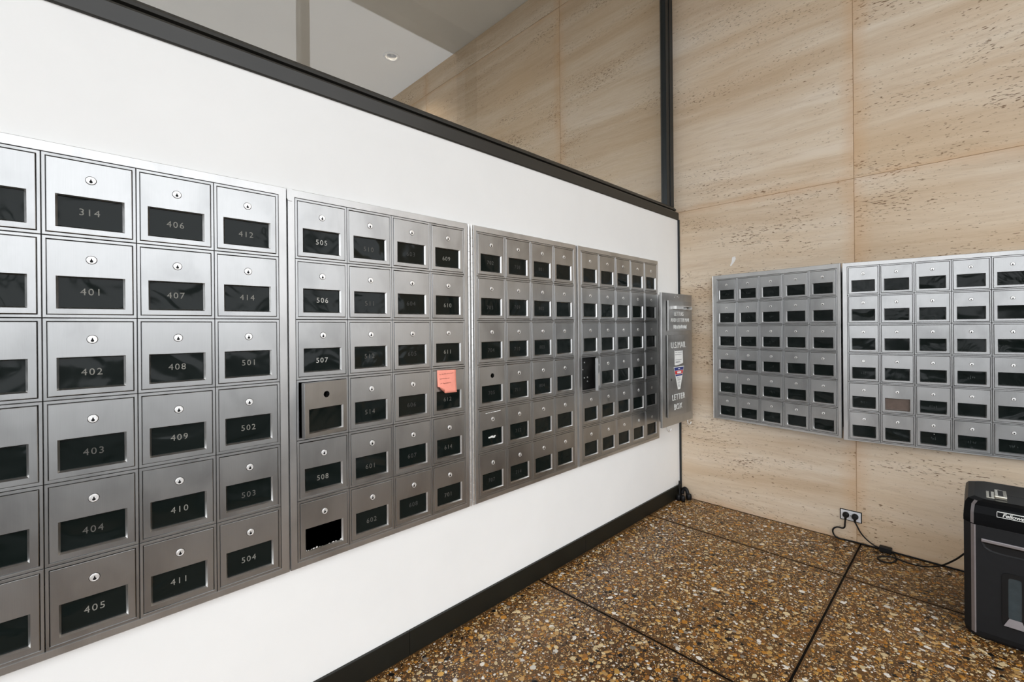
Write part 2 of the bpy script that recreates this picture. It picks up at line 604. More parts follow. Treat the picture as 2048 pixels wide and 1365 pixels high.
# dark upright between glass and stone
t = MB()
t.box((-0.075, -0.050, 2.056), (-0.028, -0.0005, CEIL), bev=0.002)
t.box((-0.075, -0.098, 2.056), (-0.032, -0.0535, CEIL), bev=0.002)
t.box((-0.070, -0.0535, 2.056), (-0.036, -0.050, CEIL), 1)
tag(t.build('trim_2', [MAT['mullion'], MAT['sealant']]), kind='structure')
# dark metal bead in the corner
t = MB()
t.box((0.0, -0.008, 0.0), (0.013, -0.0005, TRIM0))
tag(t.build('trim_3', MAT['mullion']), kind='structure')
# glass above the transom
g = MB()
g.box((-0.056, ROOM_Y, 2.054), (-0.050, -0.094, CEIL))
tag(g.build('window_1', MAT['glass']), kind='structure')

# baseboard in lengths
bb = empty('baseboard_left', (0, 0, 0))
tag(bb, kind='structure')
cuts = [ROOM_Y, -4.4, -3.29, -2.211, -1.134, -0.009]
for i in range(len(cuts) - 1):
    b = MB()
    b.box((0.0, cuts[i] + 0.0006, 0.0), (0.011, cuts[i + 1] - 0.0006, 0.089), bev=0.0015)
    b.build('baseboard_length', MAT['base'], bb)

# storefront on the street side and glazed front behind: frames only where the photo mirrors them
sf = MB()
sf.box((ROOM_X - 0.07, ROOM_Y, CEIL - 0.2), (ROOM_X + 0.07, -0.001, CEIL - 0.001))
sf.box((ROOM_X - 0.07, -0.16, 0), (ROOM_X + 0.07, -0.001, CEIL - 0.2))
sf.box((ROOM_X - 0.05, ROOM_Y, 0.0), (ROOM_X + 0.05, -0.16, 0.12))
for y in (-1.75, -3.35, -4.95):
    sf.box((ROOM_X - 0.05, y - 0.035, 0.12), (ROOM_X + 0.05, y + 0.035, CEIL - 0.2))
sf.box((ROOM_X - 0.04, ROOM_Y, 2.5), (ROOM_X + 0.04, -0.16, 2.57))
tag(sf.build('window_2', MAT['black_trim']), kind='structure')
sf = MB()
sf.box((-6.2, ROOM_Y - 0.07, CEIL - 0.25), (ROOM_X, ROOM_Y + 0.05, CEIL - 0.001))
for x in (-6.1, -4.5, -2.9, -1.3, 0.3, 1.2, 2.1):
    sf.box((x - 0.035, ROOM_Y - 0.05, 0.0), (x + 0.035, ROOM_Y + 0.05, CEIL - 0.25))
sf.box((-6.2, ROOM_Y - 0.05, 2.5), (ROOM_X, ROOM_Y + 0.05, 2.58))
tag(sf.build('window_3', MAT['black_trim']), kind='structure')
gr = MB()
gr.box((-60, -60, -0.25), (60, 40, -0.201))
tag(gr.build('pavement', MAT['concrete']), kind='structure')

# ------------------------------------------------------------------ mailbox cells
CELLS = {}


def fan_hole(mb, quad, circ, ax, mat=0):
    """face with a round hole: corners of the quad joined to the hole's rim; ax = the two plane axes"""
    n = len(circ)
    cx = [sum(p[a] for p in circ) / n for a in ax]

    def an(p):
        return math.atan2(p[ax[1]] - cx[1], p[ax[0]] - cx[0])
    qa = [an(p) for p in quad]
    near = []
    for k in range(n):
        mid = [(circ[k][i] + circ[(k + 1) % n][i]) / 2 for i in range(3)]
        near.append(min(range(4), key=lambda c: abs(math.atan2(math.sin(an(mid) - qa[c]), math.cos(an(mid) - qa[c])))))
    for k in range(n):
        mb.face([circ[k], circ[(k + 1) % n], quad[near[k]]], mat)
        if near[k - 1] != near[k]:
            mb.face([circ[k], quad[near[k]], quad[near[k - 1]]], mat)


def rect(hw, hh, y, z0=0.0):
    return [(-hw, y, -hh + z0), (hw, y, -hh + z0), (hw, y, hh + z0), (-hw, y, hh + z0)]


def cell_meshes(cw, ch, door_m, tagname):
    key = (cw, ch, tagname)
    if key in CELLS:
        return CELLS[key]
    k = cw / 0.164
    d = {}
    # surround: thin frame around one door
    m = MB()
    hw, hh = cw / 2 - 0.0007, ch / 2 - 0.0007
    iw, ih = cw / 2 - 0.0070 * k, ch / 2 - 0.0078 * k
    m.loops([rect(hw, hh, -0.004), rect(hw, hh, -0.0198), rect(hw - 0.0008, hh - 0.0008, -0.0206), rect(iw + 0.0008, ih + 0.0008, -0.0206), rect(iw, ih, -0.0198), rect(iw, ih, -0.004)])
    d['surround'] = m.mesh('door_surround', [door_m])
    # door leaf: origin on its right (hinge) edge
    m = MB()
    ow, oh = iw - 0.0011, ih - 0.0011
    off = -ow           # local shift so x=0 is the hinge edge
    wx, zt, zb = 0.0565 * k, ch / 2 - 0.0925 * (ch / 0.1865), ch / 2 - 0.1620 * (ch / 0.1865)

    def rc(x0, x1, z0, z1, y):
        return [(x0 + off, y, z0), (x1 + off, y, z0), (x1 + off, y, z1), (x0 + off, y, z1)]
    fy = -0.0215
    La = rc(-wx - 0.0034 * k, wx + 0.0034 * k, zb - 0.0030 * k, zt + 0.0022 * k, fy)
    Lb = rc(-wx + 0.0004, wx - 0.0004, zb + 0.0004, zt - 0.0004, fy + 0.0052)
    lz = ch / 2 - 0.050 * (ch / 0.1865)
    r = 0.0094 * k
    Lo = rc(-ow + 0.0010, ow - 0.0010, -oh + 0.0010, oh - 0.0010, fy)
    Bi = rc(-wx - 0.003, wx + 0.003, zb - 0.003, zt + 0.003, -0.0060)
    Bo = rc(-ow, ow, -oh, oh, -0.0055)
    m.loops([Bo, rc(-ow, ow, -oh, oh, fy + 0.0009), Lo])
    m.loops([La, Lb], 1)
    m.loops([Lb, rc(-wx + 0.0006, wx - 0.0006, zb + 0.0006, zt - 0.0006, -0.0120), Bi])
    rims = []
    for O, I, yc in ((Lo, La, fy), (Bo, Bi, -0.0058)):
        for q in ((0, 1), (1, 2), (3, 0)):
            m.face([O[q[0]], O[q[1]], I[q[1]], I[q[0]]])
        rim = [(off + r * 1.08 * math.cos(2 * math.pi * j / 24), yc, lz + r * 1.08 * math.sin(2 * math.pi * j / 24)) for j in range(24)]
        fan_hole(m, [O[2], O[3], I[3], I[2]], rim, (0, 2))
        rims.append(rim)
    m.loops(rims)
    d['door'] = m.mesh('door', [door_m, MAT['edge']])
    m = MB()
    m.box((-wx - 0.001 + off, -0.0126, zb - 0.001), (wx + 0.001 + off, -0.0108, zt + 0.001))
    d['pane_box'] = m
    d['off'] = off
    d['ow'] = ow
    d['oh'] = oh
    d['zt'], d['zb'], d['wx'] = zt, zb, wx
    # lock: plug set into the hole, with a real keyway
    m = MB()
    m.lathe([(r * 0.97, fy + 0.0100), (r * 0.97, fy - 0.0013), (r * 0.90, fy - 0.0017), (r * 0.80, fy - 0.0017), (r * 0.76, fy - 0.0012), (r * 0.70, fy - 0.0017)], 24, 0, 'y', (off, 0, lz), cap1=False, smooth=False)
    pts = [(x * 0.85, z * 0.85) for x, z in ((-0.13, 0.46), (0.13, 0.46), (0.16, -0.02), (0.38, -0.22), (0.38, -0.56), (0.16, -0.74), (-0.16, -0.74), (-0.38, -0.56), (-0.38, -0.22), (-0.16, -0.02))]
    key_ = []
    for j in range(24):
        a = 2 * math.pi * j / 24
        dx, dz, best = math.cos(a), math.sin(a), 1e9
        for e in range(len(pts)):
            (x1, z1), (x2, z2) = pts[e], pts[(e + 1) % len(pts)]
            ex, ez, px_, pz_ = x2 - x1, z2 - z1, x1, z1 + 0.2
            den = dx * ez - dz * ex
            if abs(den) < 1e-9:
                continue
            t_, u_ = (px_ * ez - pz_ * ex) / den, (px_ * dz - pz_ * dx) / den
            if t_ > 0 and -1e-6 <= u_ <= 1 + 1e-6:
                best = min(best, t_)
        key_.append((best * dx, best * dz - 0.2))
    rim = [(off + r * 0.70 * math.cos(2 * math.pi * j / 24), fy - 0.0017, lz + r * 0.70 * math.sin(2 * math.pi * j / 24)) for j in range(24)]
    K0 = [(off + x * r, fy - 0.0018, lz + z * r) for x, z in key_]
    K1 = [(off + x * r, fy + 0.0070, lz + z * r) for x, z in key_]
    m.loops([rim, K0], 0)
    m.loops([K0, K1], 1, False, True)
    d['lock'] = m.mesh('lock', [MAT['chrome'], MAT['inside']])
    m = MB()
    m.lathe([(r * 0.97, fy + 0.0100), (r * 0.97, fy - 0.0004), (r * 0.93, fy - 0.0010), (r * 0.85, fy - 0.0006), (r * 0.4, fy - 0.0008)], 24, 0, 'y', (off, 0, lz))
    d['blank'] = m.mesh('lock', [MAT['white_ink']])
    # dark compartment box
    m = MB()
    hw, hh = cw / 2 - 0.004, ch / 2 - 0.004
    m.loops([rect(hw, hh, -0.0035), rect(hw, hh, 0.30)], 0, False, True)
    d['compartment'] = m.mesh('compartment', [MAT['inside']], fixn=False)
    CELLS[key] = d
    return d


PANES = {}


def pane_mesh(d, key, mat):
    if (key, mat.name) not in PANES:
        PANES[(key, mat.name)] = d['pane_box'].mesh('window_pane', [mat])
    return PANES[(key, mat.name)]


GHOST = {}


def ghost_mesh(n, mat):
    """worn remains of a painted number: a few broken strokes"""
    if n not in GHOST:
        r = random.Random(n)
        m = MB()
        k = 3 if n % 2 else 4
        for i in range(k):
            x = (i - (k - 1) / 2) * 0.0075
            for _ in range(3):
                dx, dz = r.uniform(-0.002, 0.002), r.uniform(-0.005, 0.005)
                a, b = r.uniform(0.0006, 0.0012), r.uniform(0.001, 0.0045)
                m.box((x + dx - a, -0.0130, dz - b), (x + dx + a, -0.0125, dz + b))
        GHOST[n] = m.mesh('door_number', [mat])
    return GHOST[n]


def make_bank(name, label, loc, rotz, ncol, nrow, cw, ch, W, H, gx, gz, dm, fm, pane_m, numbers, nummats, group=None, special=None, depth_back=True):
    """front faces local -Y, local x runs to the right, z up"""
    special = special or {}
    root = tag(empty(name, loc, rotz), label, 'mailboxes', group)
    key = (cw, ch, dm.name)
    d = cell_meshes(cw, ch, dm, dm.name)
    GW, GH = ncol * cw, nrow * ch
    sagk = 1.0 if depth_back else 1.6
    # outer frame with mitred look
    m = MB()

    def rc(x0, x1, z0, z1, y):
        return [(x0, y, z0), (x1, y, z0), (x1, y, z1), (x0, y, z1)]
    m.loops([rc(0, W, 0, H, 0.0), rc(0, W, 0, H, -0.0190), rc(0.0012, W - 0.0012, 0.0012, H - 0.0012, -0.0202),
             rc(gx - 0.0012, gx + GW + 0.0012, gz - 0.0012, gz + GH + 0.0012, -0.0202), rc(gx - 0.0003, gx + GW + 0.0003, gz - 0.0003, gz + GH + 0.0003, -0.0190),
             rc(gx - 0.0003, gx + GW + 0.0003, gz - 0.0003, gz + GH + 0.0003, 0.0)])
    m.build('outer_frame', fm, root)
    # dark housing behind the doors
    m = MB()
    dp = 0.36 if depth_back else -0.0005
    m.loops([rc(gx, gx + GW, gz, gz + GH, -0.0040), rc(gx, gx + GW, gz, gz + GH, dp)], 0, False, True)
    m.build('housing', MAT['inside'], root, fixn=False)
    for cI in range(ncol):
        for rI in range(nrow):
            x = gx + (cI + 0.5) * cw
            z = gz + GH - (rI + 0.5) * ch
            sp = special.get((cI, rI), {})
            link('door_surround', d['surround'], root, (x, 0, z))
            ang = sp.get('angle', 0.0)
            hx = x + d['ow']
            door = link('door', d['door'], root, (hx, 0, z))
            if ang:
                # swing about the front right edge
                door.rotation_euler = (0, 0, ang)
                piv = Vector((hx, -0.0085, z))
                v = Vector((0, -0.0085, 0))
                v.rotate(Matrix.Rotation(ang, 3, 'Z'))
                door.location = piv - v
                link('compartment', d['compartment'], root, (x, 0, z))
            if sp.get('label'):
                door['label'] = sp['label']
            # slight individual sag of each leaf
            elif not ang:
                door.rotation_euler = (random.uniform(-0.004, 0.004) * sagk, random.uniform(-0.004, 0.004), random.uniform(-0.006, 0.002) * sagk)
            lk = sp.get('lock', 'lock')
            if lk != 'hole':
                link('lock', d[lk], door)
            pm = sp.get('pane', pane_m)
            if pm is not None:
                link('window_pane', pane_mesh(d, key, pm), door)
            num = numbers[cI][rI] if numbers and cI < len(numbers) else None
            nz = (d['zt'] + d['zb']) / 2
            if num:
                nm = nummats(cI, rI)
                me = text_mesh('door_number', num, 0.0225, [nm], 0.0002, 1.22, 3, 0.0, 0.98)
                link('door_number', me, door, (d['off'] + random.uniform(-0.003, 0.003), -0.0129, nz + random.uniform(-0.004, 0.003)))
            elif sp.get('ghost') is not None:
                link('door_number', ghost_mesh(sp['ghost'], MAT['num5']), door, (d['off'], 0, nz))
            if sp.get('extra'):
                sp['extra'](door, d)
    return root


def piano_hinge(root, x, z0, z1, phase=0.0, r=0.0046):
    m = MB()
    L = 0.034
    z = z0
    i = 0
    while z < z1 - 0.004:
        z2 = min(z + (L if i else L * (0.5 + phase)), z1)
        m.lathe([(r * 0.9, z), (r, z + 0.0005), (r, z2 - 0.0014), (r * 0.9, z2 - 0.0009)], 12, 0, 'z', (x, -0.0165, 0), cap0=True, smooth=False)
        z = z2
        i += 1
    m.lathe([(r * 0.55, z0), (r * 0.55, z1)], 8, 1, 'z', (x, -0.0165, 0))
    m.build('piano_hinge', [MAT['hinge'], MAT['hinge']], root)


def extra_shards(door, d):
    r = random.Random(3)
    m = MB()
    off, wx, zt, zb = d['off'], d['wx'], d['zt'], d['zb']
    for edge in range(2):
        x = -wx
        while x < wx - 0.004:
            L = r.uniform(0.003, 0.012)
            h = r.uniform(0.001, 0.0062) if edge == 0 else r.uniform(0.0005, 0.0025)
            z = zb if edge == 0 else zt
            s = 1 if edge == 0 else -1
            a = (x + off, -0.0125, z); b = (x + L + off, -0.0125, z)
            p = (x + L * r.uniform(0.2, 0.8) + off, -0.0142, z + s * h)
            q = (x + L * 0.5 + off, -0.0160, z)
            if r.random() < (0.85 if edge == 0 else 0.5):
                m.face([a, b, p]); m.face([a, p, q]); m.face([p, b, q])
            x += L
    m.build('broken_edge', MAT['shard'], door, fixn=False)


def extra_label(door, d):
    m = MB()
    r = random.Random(5)
    x = -0.040
    while x < 0.045:
        L = r.uniform(0.004, 0.014)
        h = 0.0014 + 0.0018 * (x + 0.04) / 0.085
        m.box((d['off'] + x, -0.0219, 0.072 + x * 0.02), (d['off'] + x + L, -0.0215, 0.072 + x * 0.02 + h))
        x += L + r.uniform(0.0005, 0.003)
    m.build('torn_tape', MAT['white_ink'], door)
    m = MB()
    for x, z, s in ((-0.018, -0.036, 1.0), (-0.006, -0.0345, 1.3), (0.006, -0.037, 1.2), (0.014, -0.0335, 0.8)):
        m.box((d['off'] + x, -0.0136, z - 0.003 * s), (d['off'] + x + 0.011 * s, -0.0125, z + 0.003 * s), bev=0.0003)
    m.build('torn_paper_scrap', MAT['white_ink'], door)


def extra_scuff(door, d):
    m = MB()
    m.lathe([(0.0016, -0.0214), (0.0016, -0.0219)], 8, 0, 'y', (d['off'] + 0.002, 0, -0.006))
    m.build('white_spot', MAT['white_ink'], door)


N1 = [None, ['314', '401', '402', '403', '404', '405'], ['406', '407', '408', '409', '410', '411'], ['412', '414', '501', '502', '503', '504']]
N1[0] = [None] * 6
N2 = [['505', '506', '507', None, '508', None], ['510', '511', '512', '514', '601', '602'], ['603', '604', '605', '606', '607', '608'], ['609', '610', '611', '612', '614', '701']]
N3 = [['702', '703', '704', '705', None, '707'], ['708', '709', '710', '711', '712', '714'], ['801', '802', '803', '804', None, None], [None] * 6]
H_L = 1.633 - 0.472


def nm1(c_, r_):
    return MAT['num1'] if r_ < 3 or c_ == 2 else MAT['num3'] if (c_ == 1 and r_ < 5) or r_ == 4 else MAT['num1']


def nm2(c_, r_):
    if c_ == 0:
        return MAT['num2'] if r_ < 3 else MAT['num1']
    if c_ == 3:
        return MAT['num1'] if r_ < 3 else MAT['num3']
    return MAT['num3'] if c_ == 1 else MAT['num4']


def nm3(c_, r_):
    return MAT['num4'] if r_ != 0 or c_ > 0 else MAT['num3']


G = 'mailbox banks set into the white wall'
LZ = 0.472
SP2 = {(0, 3): dict(angle=math.radians(11), lock='hole', label='mailbox door standing ajar with an empty lock hole'),
       (0, 5): dict(pane=None, label='mailbox door with a broken out window', extra=extra_shards)}
SP3 = {(0, 3): dict(lock='hole', label='mailbox door 705 with an empty lock hole'),
       (0, 4): dict(extra=extra_label, label='mailbox door with torn white tape and a paper scrap')}
SP4 = {(0, 3): dict(angle=math.radians(33), label='mailbox door swung open')}
for cI in range(5):
    for rI in range(6):
        SP4.setdefault((cI, rI), {})
bank_info = [
    ('bank of metal mailboxes holding numbers 314 to 504', N1, nm1, {}),
    ('bank of metal mailboxes holding numbers 505 to 701, one door ajar', N2, nm2, SP2),
    ('bank of metal mailboxes holding numbers 702 to 804, with torn tape on a door', N3, nm3, SP3),
    ('five column bank of metal mailboxes with one open door, beside the letter box', [], nm3, SP4)]
roots = []
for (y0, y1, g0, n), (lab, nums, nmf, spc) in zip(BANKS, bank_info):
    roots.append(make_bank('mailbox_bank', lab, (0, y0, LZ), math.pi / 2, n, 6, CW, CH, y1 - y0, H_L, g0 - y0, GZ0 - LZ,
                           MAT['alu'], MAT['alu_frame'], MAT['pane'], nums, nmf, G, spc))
piano_hinge(roots[1], (-1.931 + 2.624) + 0.0085, 0.0, H_L, 0.3)
piano_hinge(roots[2], -0.0085, 0.0, H_L, 0.0)
piano_hinge(roots[3], (-0.335 + 1.193) + 0.004, 0.0, H_L, 0.2, 0.0032)
# latch tab on the top left corner of the second bank
m = MB()
tp = [(-0.003, 0.0), (0.010, 0.0), (0.010, 0.034), (-0.003, 0.034)]
prof = [(0.0115, 0), (0.0115, 0.037), (-0.0035, 0.037), (-0.0035, 0.007), (-0.001, 0.002), (0.003, 0)]
m.loops([[(x, -0.0202, H_L - 0.037 + z) for x, z in prof], [(x, -0.0225, H_L - 0.037 + z) for x, z in prof]], 0, False, True)
m.build('latch_tab', MAT['alu_frame'], roots[1])
# screws on the back wall of the open compartment
for dx, dz in ((-0.045, 0.055), (-0.015, 0.056), (-0.03, 0.018), (-0.045, -0.03), (-0.016, -0.028), (0.012, -0.026), (0.012, -0.048)):
    m = MB()
    m.lathe([(0.0042, 0.0125), (0.0042, 0.0095), (0.0025, 0.0083)], 10, 0, 'y')
    x = (-1.169 + 1.193) + 0.5 * CW
    z = GZ1 - LZ - 3.5 * CH
    m.build('screw', MAT['chrome'], roots[3], (x + dx, 0, z + dz))
m = MB()
m.box((-0.075, 0.012, -0.088), (0.075, 0.014, 0.088))
m.build('lock_plate', MAT['inside'], roots[3], ((-1.169 + 1.193) + 0.5 * CW, 0, GZ1 - LZ - 3.5 * CH))

# hinged panels on the stone wall
CWA, CHA = 0.1363, 0.1510
CWB, CHB = 0.1340, 0.1532
GA = 'hinged mailbox panels on the stone wall'
spA = {}
for cI in range(3):
    for rI in range(6):
        spA[(cI, rI)] = dict(ghost=cI * 6 + rI)
spB = {(0, 3): dict(lock='blank', label='mailbox door with a blank white lock plug', ghost=3), (1, 4): dict(pane=MAT['pane_b'], label='mailbox door with a plain brown window'),
       (2, 5): dict(extra=extra_scuff, ghost=5), (0, 4): dict(ghost=20), (3, 3): dict(ghost=22), (2, 4): dict(ghost=24), (4, 5): dict(ghost=26), (3, 5): dict(ghost=28)}


def panel_origin(p0, ang):
    v = Vector((0, 0.0202, 0))
    v.rotate(Matrix.Rotation(ang, 3, 'Z'))
    return Vector((p0[0], p0[1], 0)) + v


angA = math.radians(-7.98)
oA = panel_origin((0.253, -0.030), angA)
bA = make_bank('mailbox_bank', 'silver mailbox panel hinged open on the stone wall, next to the room corner', (oA.x, oA.y, 0.592), angA, 5, 6, CWA, CHA, 0.7205, 0.945, 0.0236, 0.0135,
               MAT['alu'], MAT['alu_frame'], MAT['pane'], [], nm3, GA, spA, False)
angB = math.radians(7.89)
oB = panel_origin((0.976, -0.130), angB)
bB = make_bank('mailbox_bank', 'silver mailbox panel hinged open on the stone wall, above the shredder', (oB.x, oB.y, 0.587), angB, 5, 6, CWB, CHB, 0.711, 0.948, 0.0202, 0.0060 + 0.0018,
               MAT['alu'], MAT['alu_frame'], MAT['pane'], [], nm3, GA, spB, False)
piano_hinge(bA, -0.0035, 0.0, 0.945, 0.1, 0.0035)
# shallow cabinet that the two panels close onto
m = MB()
m.loops([[(x, y, z) for x, z in ((0.285, 0.612), (1.66, 0.612), (1.66, 1.522), (0.285, 1.522))] for y in (-0.0005, -0.0085)] +
        [[(x, -0.0085, z) for x, z in ((0.305, 0.632), (1.64, 0.632), (1.64, 1.502), (0.305, 1.502))], [(x, -0.0008, z) for x, z in ((0.305, 0.632), (1.64, 0.632), (1.64, 1.502), (0.305, 1.502))]], 0)
m.face([(0.305, -0.001, 0.632), (1.64, -0.001, 0.632), (1.64, -0.001, 1.502), (0.305, -0.001, 1.502)], 1)
cabn = m.build('mailbox_cabinet', [MAT['alu_frame'], MAT['inside']])
tag(cabn, 'shallow dark cabinet on the stone wall behind the two hinged mailbox panels', 'cabinet')

# ------------------------------------------------------------------ US mail letter box
X0 = 0.128
lb = tag(empty('letter_box', (0, -0.27, 0.55)), 'grey steel letter box marked U.S. MAIL in the corner, with stickers and hooks', 'letter box')


def lbp(mb, name, mats, parent=lb):
    o = mb.build(name, mats, parent)
    o.matrix_parent_inverse = Matrix.Translation((0, 0.27, -0.55))
    return o


LY0, LY1, LZ0, LZ1 = -0.502, -0.036, 0.578, 1.414
m = MB()
n = 8
rr = 0.05
prof = [(X0 - 0.012, LY0), (X0 - 0.002, LY0), (X0, LY0 + 0.002)]
for k in range(n + 1):
    a = math.pi / 2 * k / n
    prof.append((X0 - rr + rr * math.cos(a), LY1 - rr + rr * math.sin(a)))
prof += [(0.004, LY1), (0.004, -0.325), (X0 - 0.012, -0.325)]
m.loops([[(x, y, LZ0) for x, y in prof], [(x, y, LZ1) for x, y in prof]], 0, True, True)
lbp(m, 'body', MAT['steel'])


pY0, pY1 = -0.438, -0.118


def yz(y0, y1, z0, z1, x):
    return [(x, y0, z0), (x, y1, z0), (x, y1, z1), (x, y0, z1)]


# deposit door with a finger slot, collection door with a keyhole; both stand off the body
xa, xc_ = X0 + 0.005, X0 + 0.013
m = MB()
sl = (-0.262, -0.140, 1.315, 1.330)
o4 = (pY0, pY1, 1.176, 1.366)
m.loops([yz(*sl, xa), yz(*o4, xa), yz(*o4, xc_ - 0.001), yz(o4[0] + 0.001, o4[1] - 0.001, o4[2] + 0.001, o4[3] - 0.001, xc_), yz(*sl, xc_), yz(*sl, xa)])
top = lbp(m, 'deposit_door', MAT['steel'])
m = MB()
xd = X0 + 0.011
o4 = (pY0 - 0.008, pY1 - 0.003, 0.634, 1.150)
A4, B4, C4 = yz(*o4, xa), yz(*o4, xd - 0.001), yz(o4[0] + 0.001, o4[1] - 0.001, o4[2] + 0.001, o4[3] - 0.001, xd)
m.loops([A4, B4, C4])
kr = [[(x, -0.398 + 0.008 * math.cos(2 * math.pi * j / 24), 0.868 + 0.008 * math.sin(2 * math.pi * j / 24)) for j in range(24)] for x in (xa, xd)]
fan_hole(m, A4, kr[0], (1, 2))
fan_hole(m, C4, kr[1], (1, 2))
m.loops(kr)
bot = lbp(m, 'collection_door', MAT['steel'])
m = MB()
m.box((X0, pY0 + 0.02, 1.190), (xa, pY1 - 0.012, 1.300))
m.box((X0, -0.372, 0.650), (xa, pY1 - 0.015, 1.135))
lbp(m, 'door_mount', MAT['steel'])
# pull handle on the deposit door
m = MB()
hx = X0 + 0.013
m.box((hx, -0.375, 1.311), (hx + 0.022, -0.270, 1.334), bev=0.003)
m.box((hx, -0.270, 1.330), (hx + 0.016, -0.132, 1.336), bev=0.001)
m.box((hx, -0.270, 1.309), (hx + 0.016, -0.132, 1.315), bev=0.001)
m.box((hx, -0.140, 1.309), (hx + 0.016, -0.132, 1.336), bev=0.001)
lbp(m, 'pull_handle', MAT['hinge'])


def lb_text(txt, y, z, size, x, sx=1.0, space=1.05):
    me = text_mesh('lettering', txt, size, [MAT['white_ink']], 0.0008, space, 3, 0, sx, -0.0004)
    o = link('lettering', me, lb)
    o.matrix_parent_inverse = Matrix.Translation((0, 0.27, -0.55))
    o.location = (x, y, z)
    o.rotation_euler = (0, 0, math.pi / 2)
    return o


xt = X0 + 0.0138
lb_text('LETTERS', -0.298, 1.283, 0.036, xt, 0.95)
lb_text('AND LETTER MAIL', -0.275, 1.243, 0.036, xt, 0.85)
# third line is worn to upright strokes
m = MB()
r = random.Random(9)
y = -0.37
while y < -0.185:
    b = r.uniform(0.003, 0.0055)
    z0, z1 = 1.188 + r.uniform(0, 0.004), 1.214 - r.uniform(0, 0.006)
    m.box((xt - 0.0008, y, z0), (xt + 0.0008, y + b, z1))
    if r.random() < 0.5:
        zz = r.choice((z0, z1 - 0.004, 1.199))
        m.box((xt - 0.0008, y, zz), (xt + 0.0008, y + b + 0.008, zz + 0.004))
    y += b + r.uniform(0.004, 0.008)
lbp(m, 'worn_lettering', MAT['white_ink'])
xb = X0 + 0.0118
lb_text('U.S.MAIL', -0.300, 1.083, 0.056, xb, 0.95)
lb_text('LETTER', -0.305, 0.752, 0.054, xb, 0.98)
lb_text('BOX', -0.313, 0.690, 0.054, xb, 0.98)
# paper label
m = MB()
m.loops([[(xb - 0.0004, y, z) for y, z in ((-0.357, 0.958), (-0.335, 0.955), (-0.30, 0.957), (-0.27, 0.961), (-0.240, 0.967), (-0.244, 1.050), (-0.357, 1.050))],
         [(xb + 0.0003, y, z) for y, z in ((-0.357, 0.958), (-0.335, 0.955), (-0.30, 0.957), (-0.27, 0.961), (-0.240, 0.967), (-0.244, 1.050), (-0.357, 1.050))]], 0, False, True)
m.box((xb + 0.0003, -0.352, 1.047), (xb + 0.0006, -0.250, 1.051), 1)
for i, (z, a, b) in enumerate(((1.036, -0.35, -0.32), (1.036, -0.31, -0.255), (1.022, -0.352, -0.26), (0.988, -0.350, -0.262), (0.978, -0.345, -0.285), (0.972, -0.345, -0.275))):
    m.box((xb + 0.0003, a, z), (xb + 0.0006, b, z + 0.003), 1)
lbp(m, 'paper_label', [MAT['paper'], MAT['print']])
# tapering sticker: white with blue, red and blue bands
cyS = -0.299


def hw_at(z):
    return 0.0165 + (0.071 - 0.0165) * (z - 0.800) / (0.946 - 0.800)


def band(mb, z0, z1, x, mat, k=1.0):
    a0, a1 = hw_at(z0) * k, hw_at(z1) * k
    P = [(cyS - a0, z0), (cyS + a0, z0), (cyS + a1, z1), (cyS - a1, z1)]
    mb.loops([[(x - 0.0006, y, z) for y, z in P], [(x, y, z) for y, z in P]], mat, False, True)


m = MB()
band(m, 0.800, 0.946, xb + 0.0005, 0)
st = lbp(m, 'tapered_sticker', MAT['paper'])
m = MB()
band(m, 0.922, 0.942, xb + 0.0009, 1, 0.95)
band(m, 0.898, 0.920, xb + 0.0009, 0, 0.95)
band(m, 0.886, 0.896, xb + 0.0009, 1, 0.92)
m.box((xb + 0.0009, cyS - 0.026, 0.903), (xb + 0.0012, cyS + 0.030, 0.915), 2)
m.box((xb + 0.0009, cyS - 0.012, 0.930), (xb + 0.0012, cyS + 0.012, 0.934), 2)
for i in range(9):
    z = 0.876 - i * 0.0075
    a = hw_at(z) * 0.62
    m.box((xb + 0.0005, cyS - a, z), (xb + 0.0008, cyS + a * (0.6 + 0.4 * ((i * 7) % 3) / 2), z + 0.002), 3)
lbp(m, 'sticker_print', [MAT['red'], MAT['blue'], MAT['paper'], MAT['print']])
for y in (-0.400, -0.110):
    m = MB()
    pts = [(0.108, y, 0.584), (0.108, y, 0.560), (0.110, y + 0.004, 0.546), (0.112, y + 0.016, 0.537), (0.114, y + 0.030, 0.541), (0.115, y + 0.036, 0.554)]
    m.tube(smooth_path(pts, 5), 0.0042, 8)
    lbp(m, 'hook', MAT['chrome'])
# scratches of white paint above the deposit door
m = MB()
for y, z, a, b in ((-0.33, 1.388, 0.003, 0.006), (-0.318, 1.402, 0.002, 0.004), (-0.29, 1.395, 0.010, 0.002), (-0.270, 1.388, 0.008, 0.003)):
    m.box((X0, y, z), (X0 + 0.0006, y + a, z + b))
lbp(m, 'paint_scratch', MAT['white_ink'])

# ------------------------------------------------------------------ sticky note on box 612
m = MB()
xn = 0.0232
nu, nv = 8, 10
yA, yB, zA, zB = -2.088, -1.998, 0.952, 1.041
grid = {}
for i in range(nu + 1):
    for k in range(nv + 1):
        u, v = i / nu, k / nv
        y, z = yA + (yB - yA) * u, zB + (zA - zB) * v
        x = xn + 0.006 * v * v
        # lower left corner curls towards the room
        dcut = (1 - u) + v - 1.70
        if dcut > 0:
            a = dcut * 3.4
            y += 0.052 * dcut
            z += 0.062 * dcut
            x += 0.020 * math.sin(min(a, 2.2)) + 0.004
        grid[i, k] = (x, y, z - 0.003 * (u - 0.5))
for i in range(nu):
    for k in range(nv):
        m.face([grid[i, k], grid[i, k + 1], grid[i + 1, k + 1], grid[i + 1, k]], 0, True)
note = m.build('sticky_note', [MAT['note']], fixn=True)
sol = note.modifiers.new('thickness', 'SOLIDIFY')
sol.thickness = 0.0004
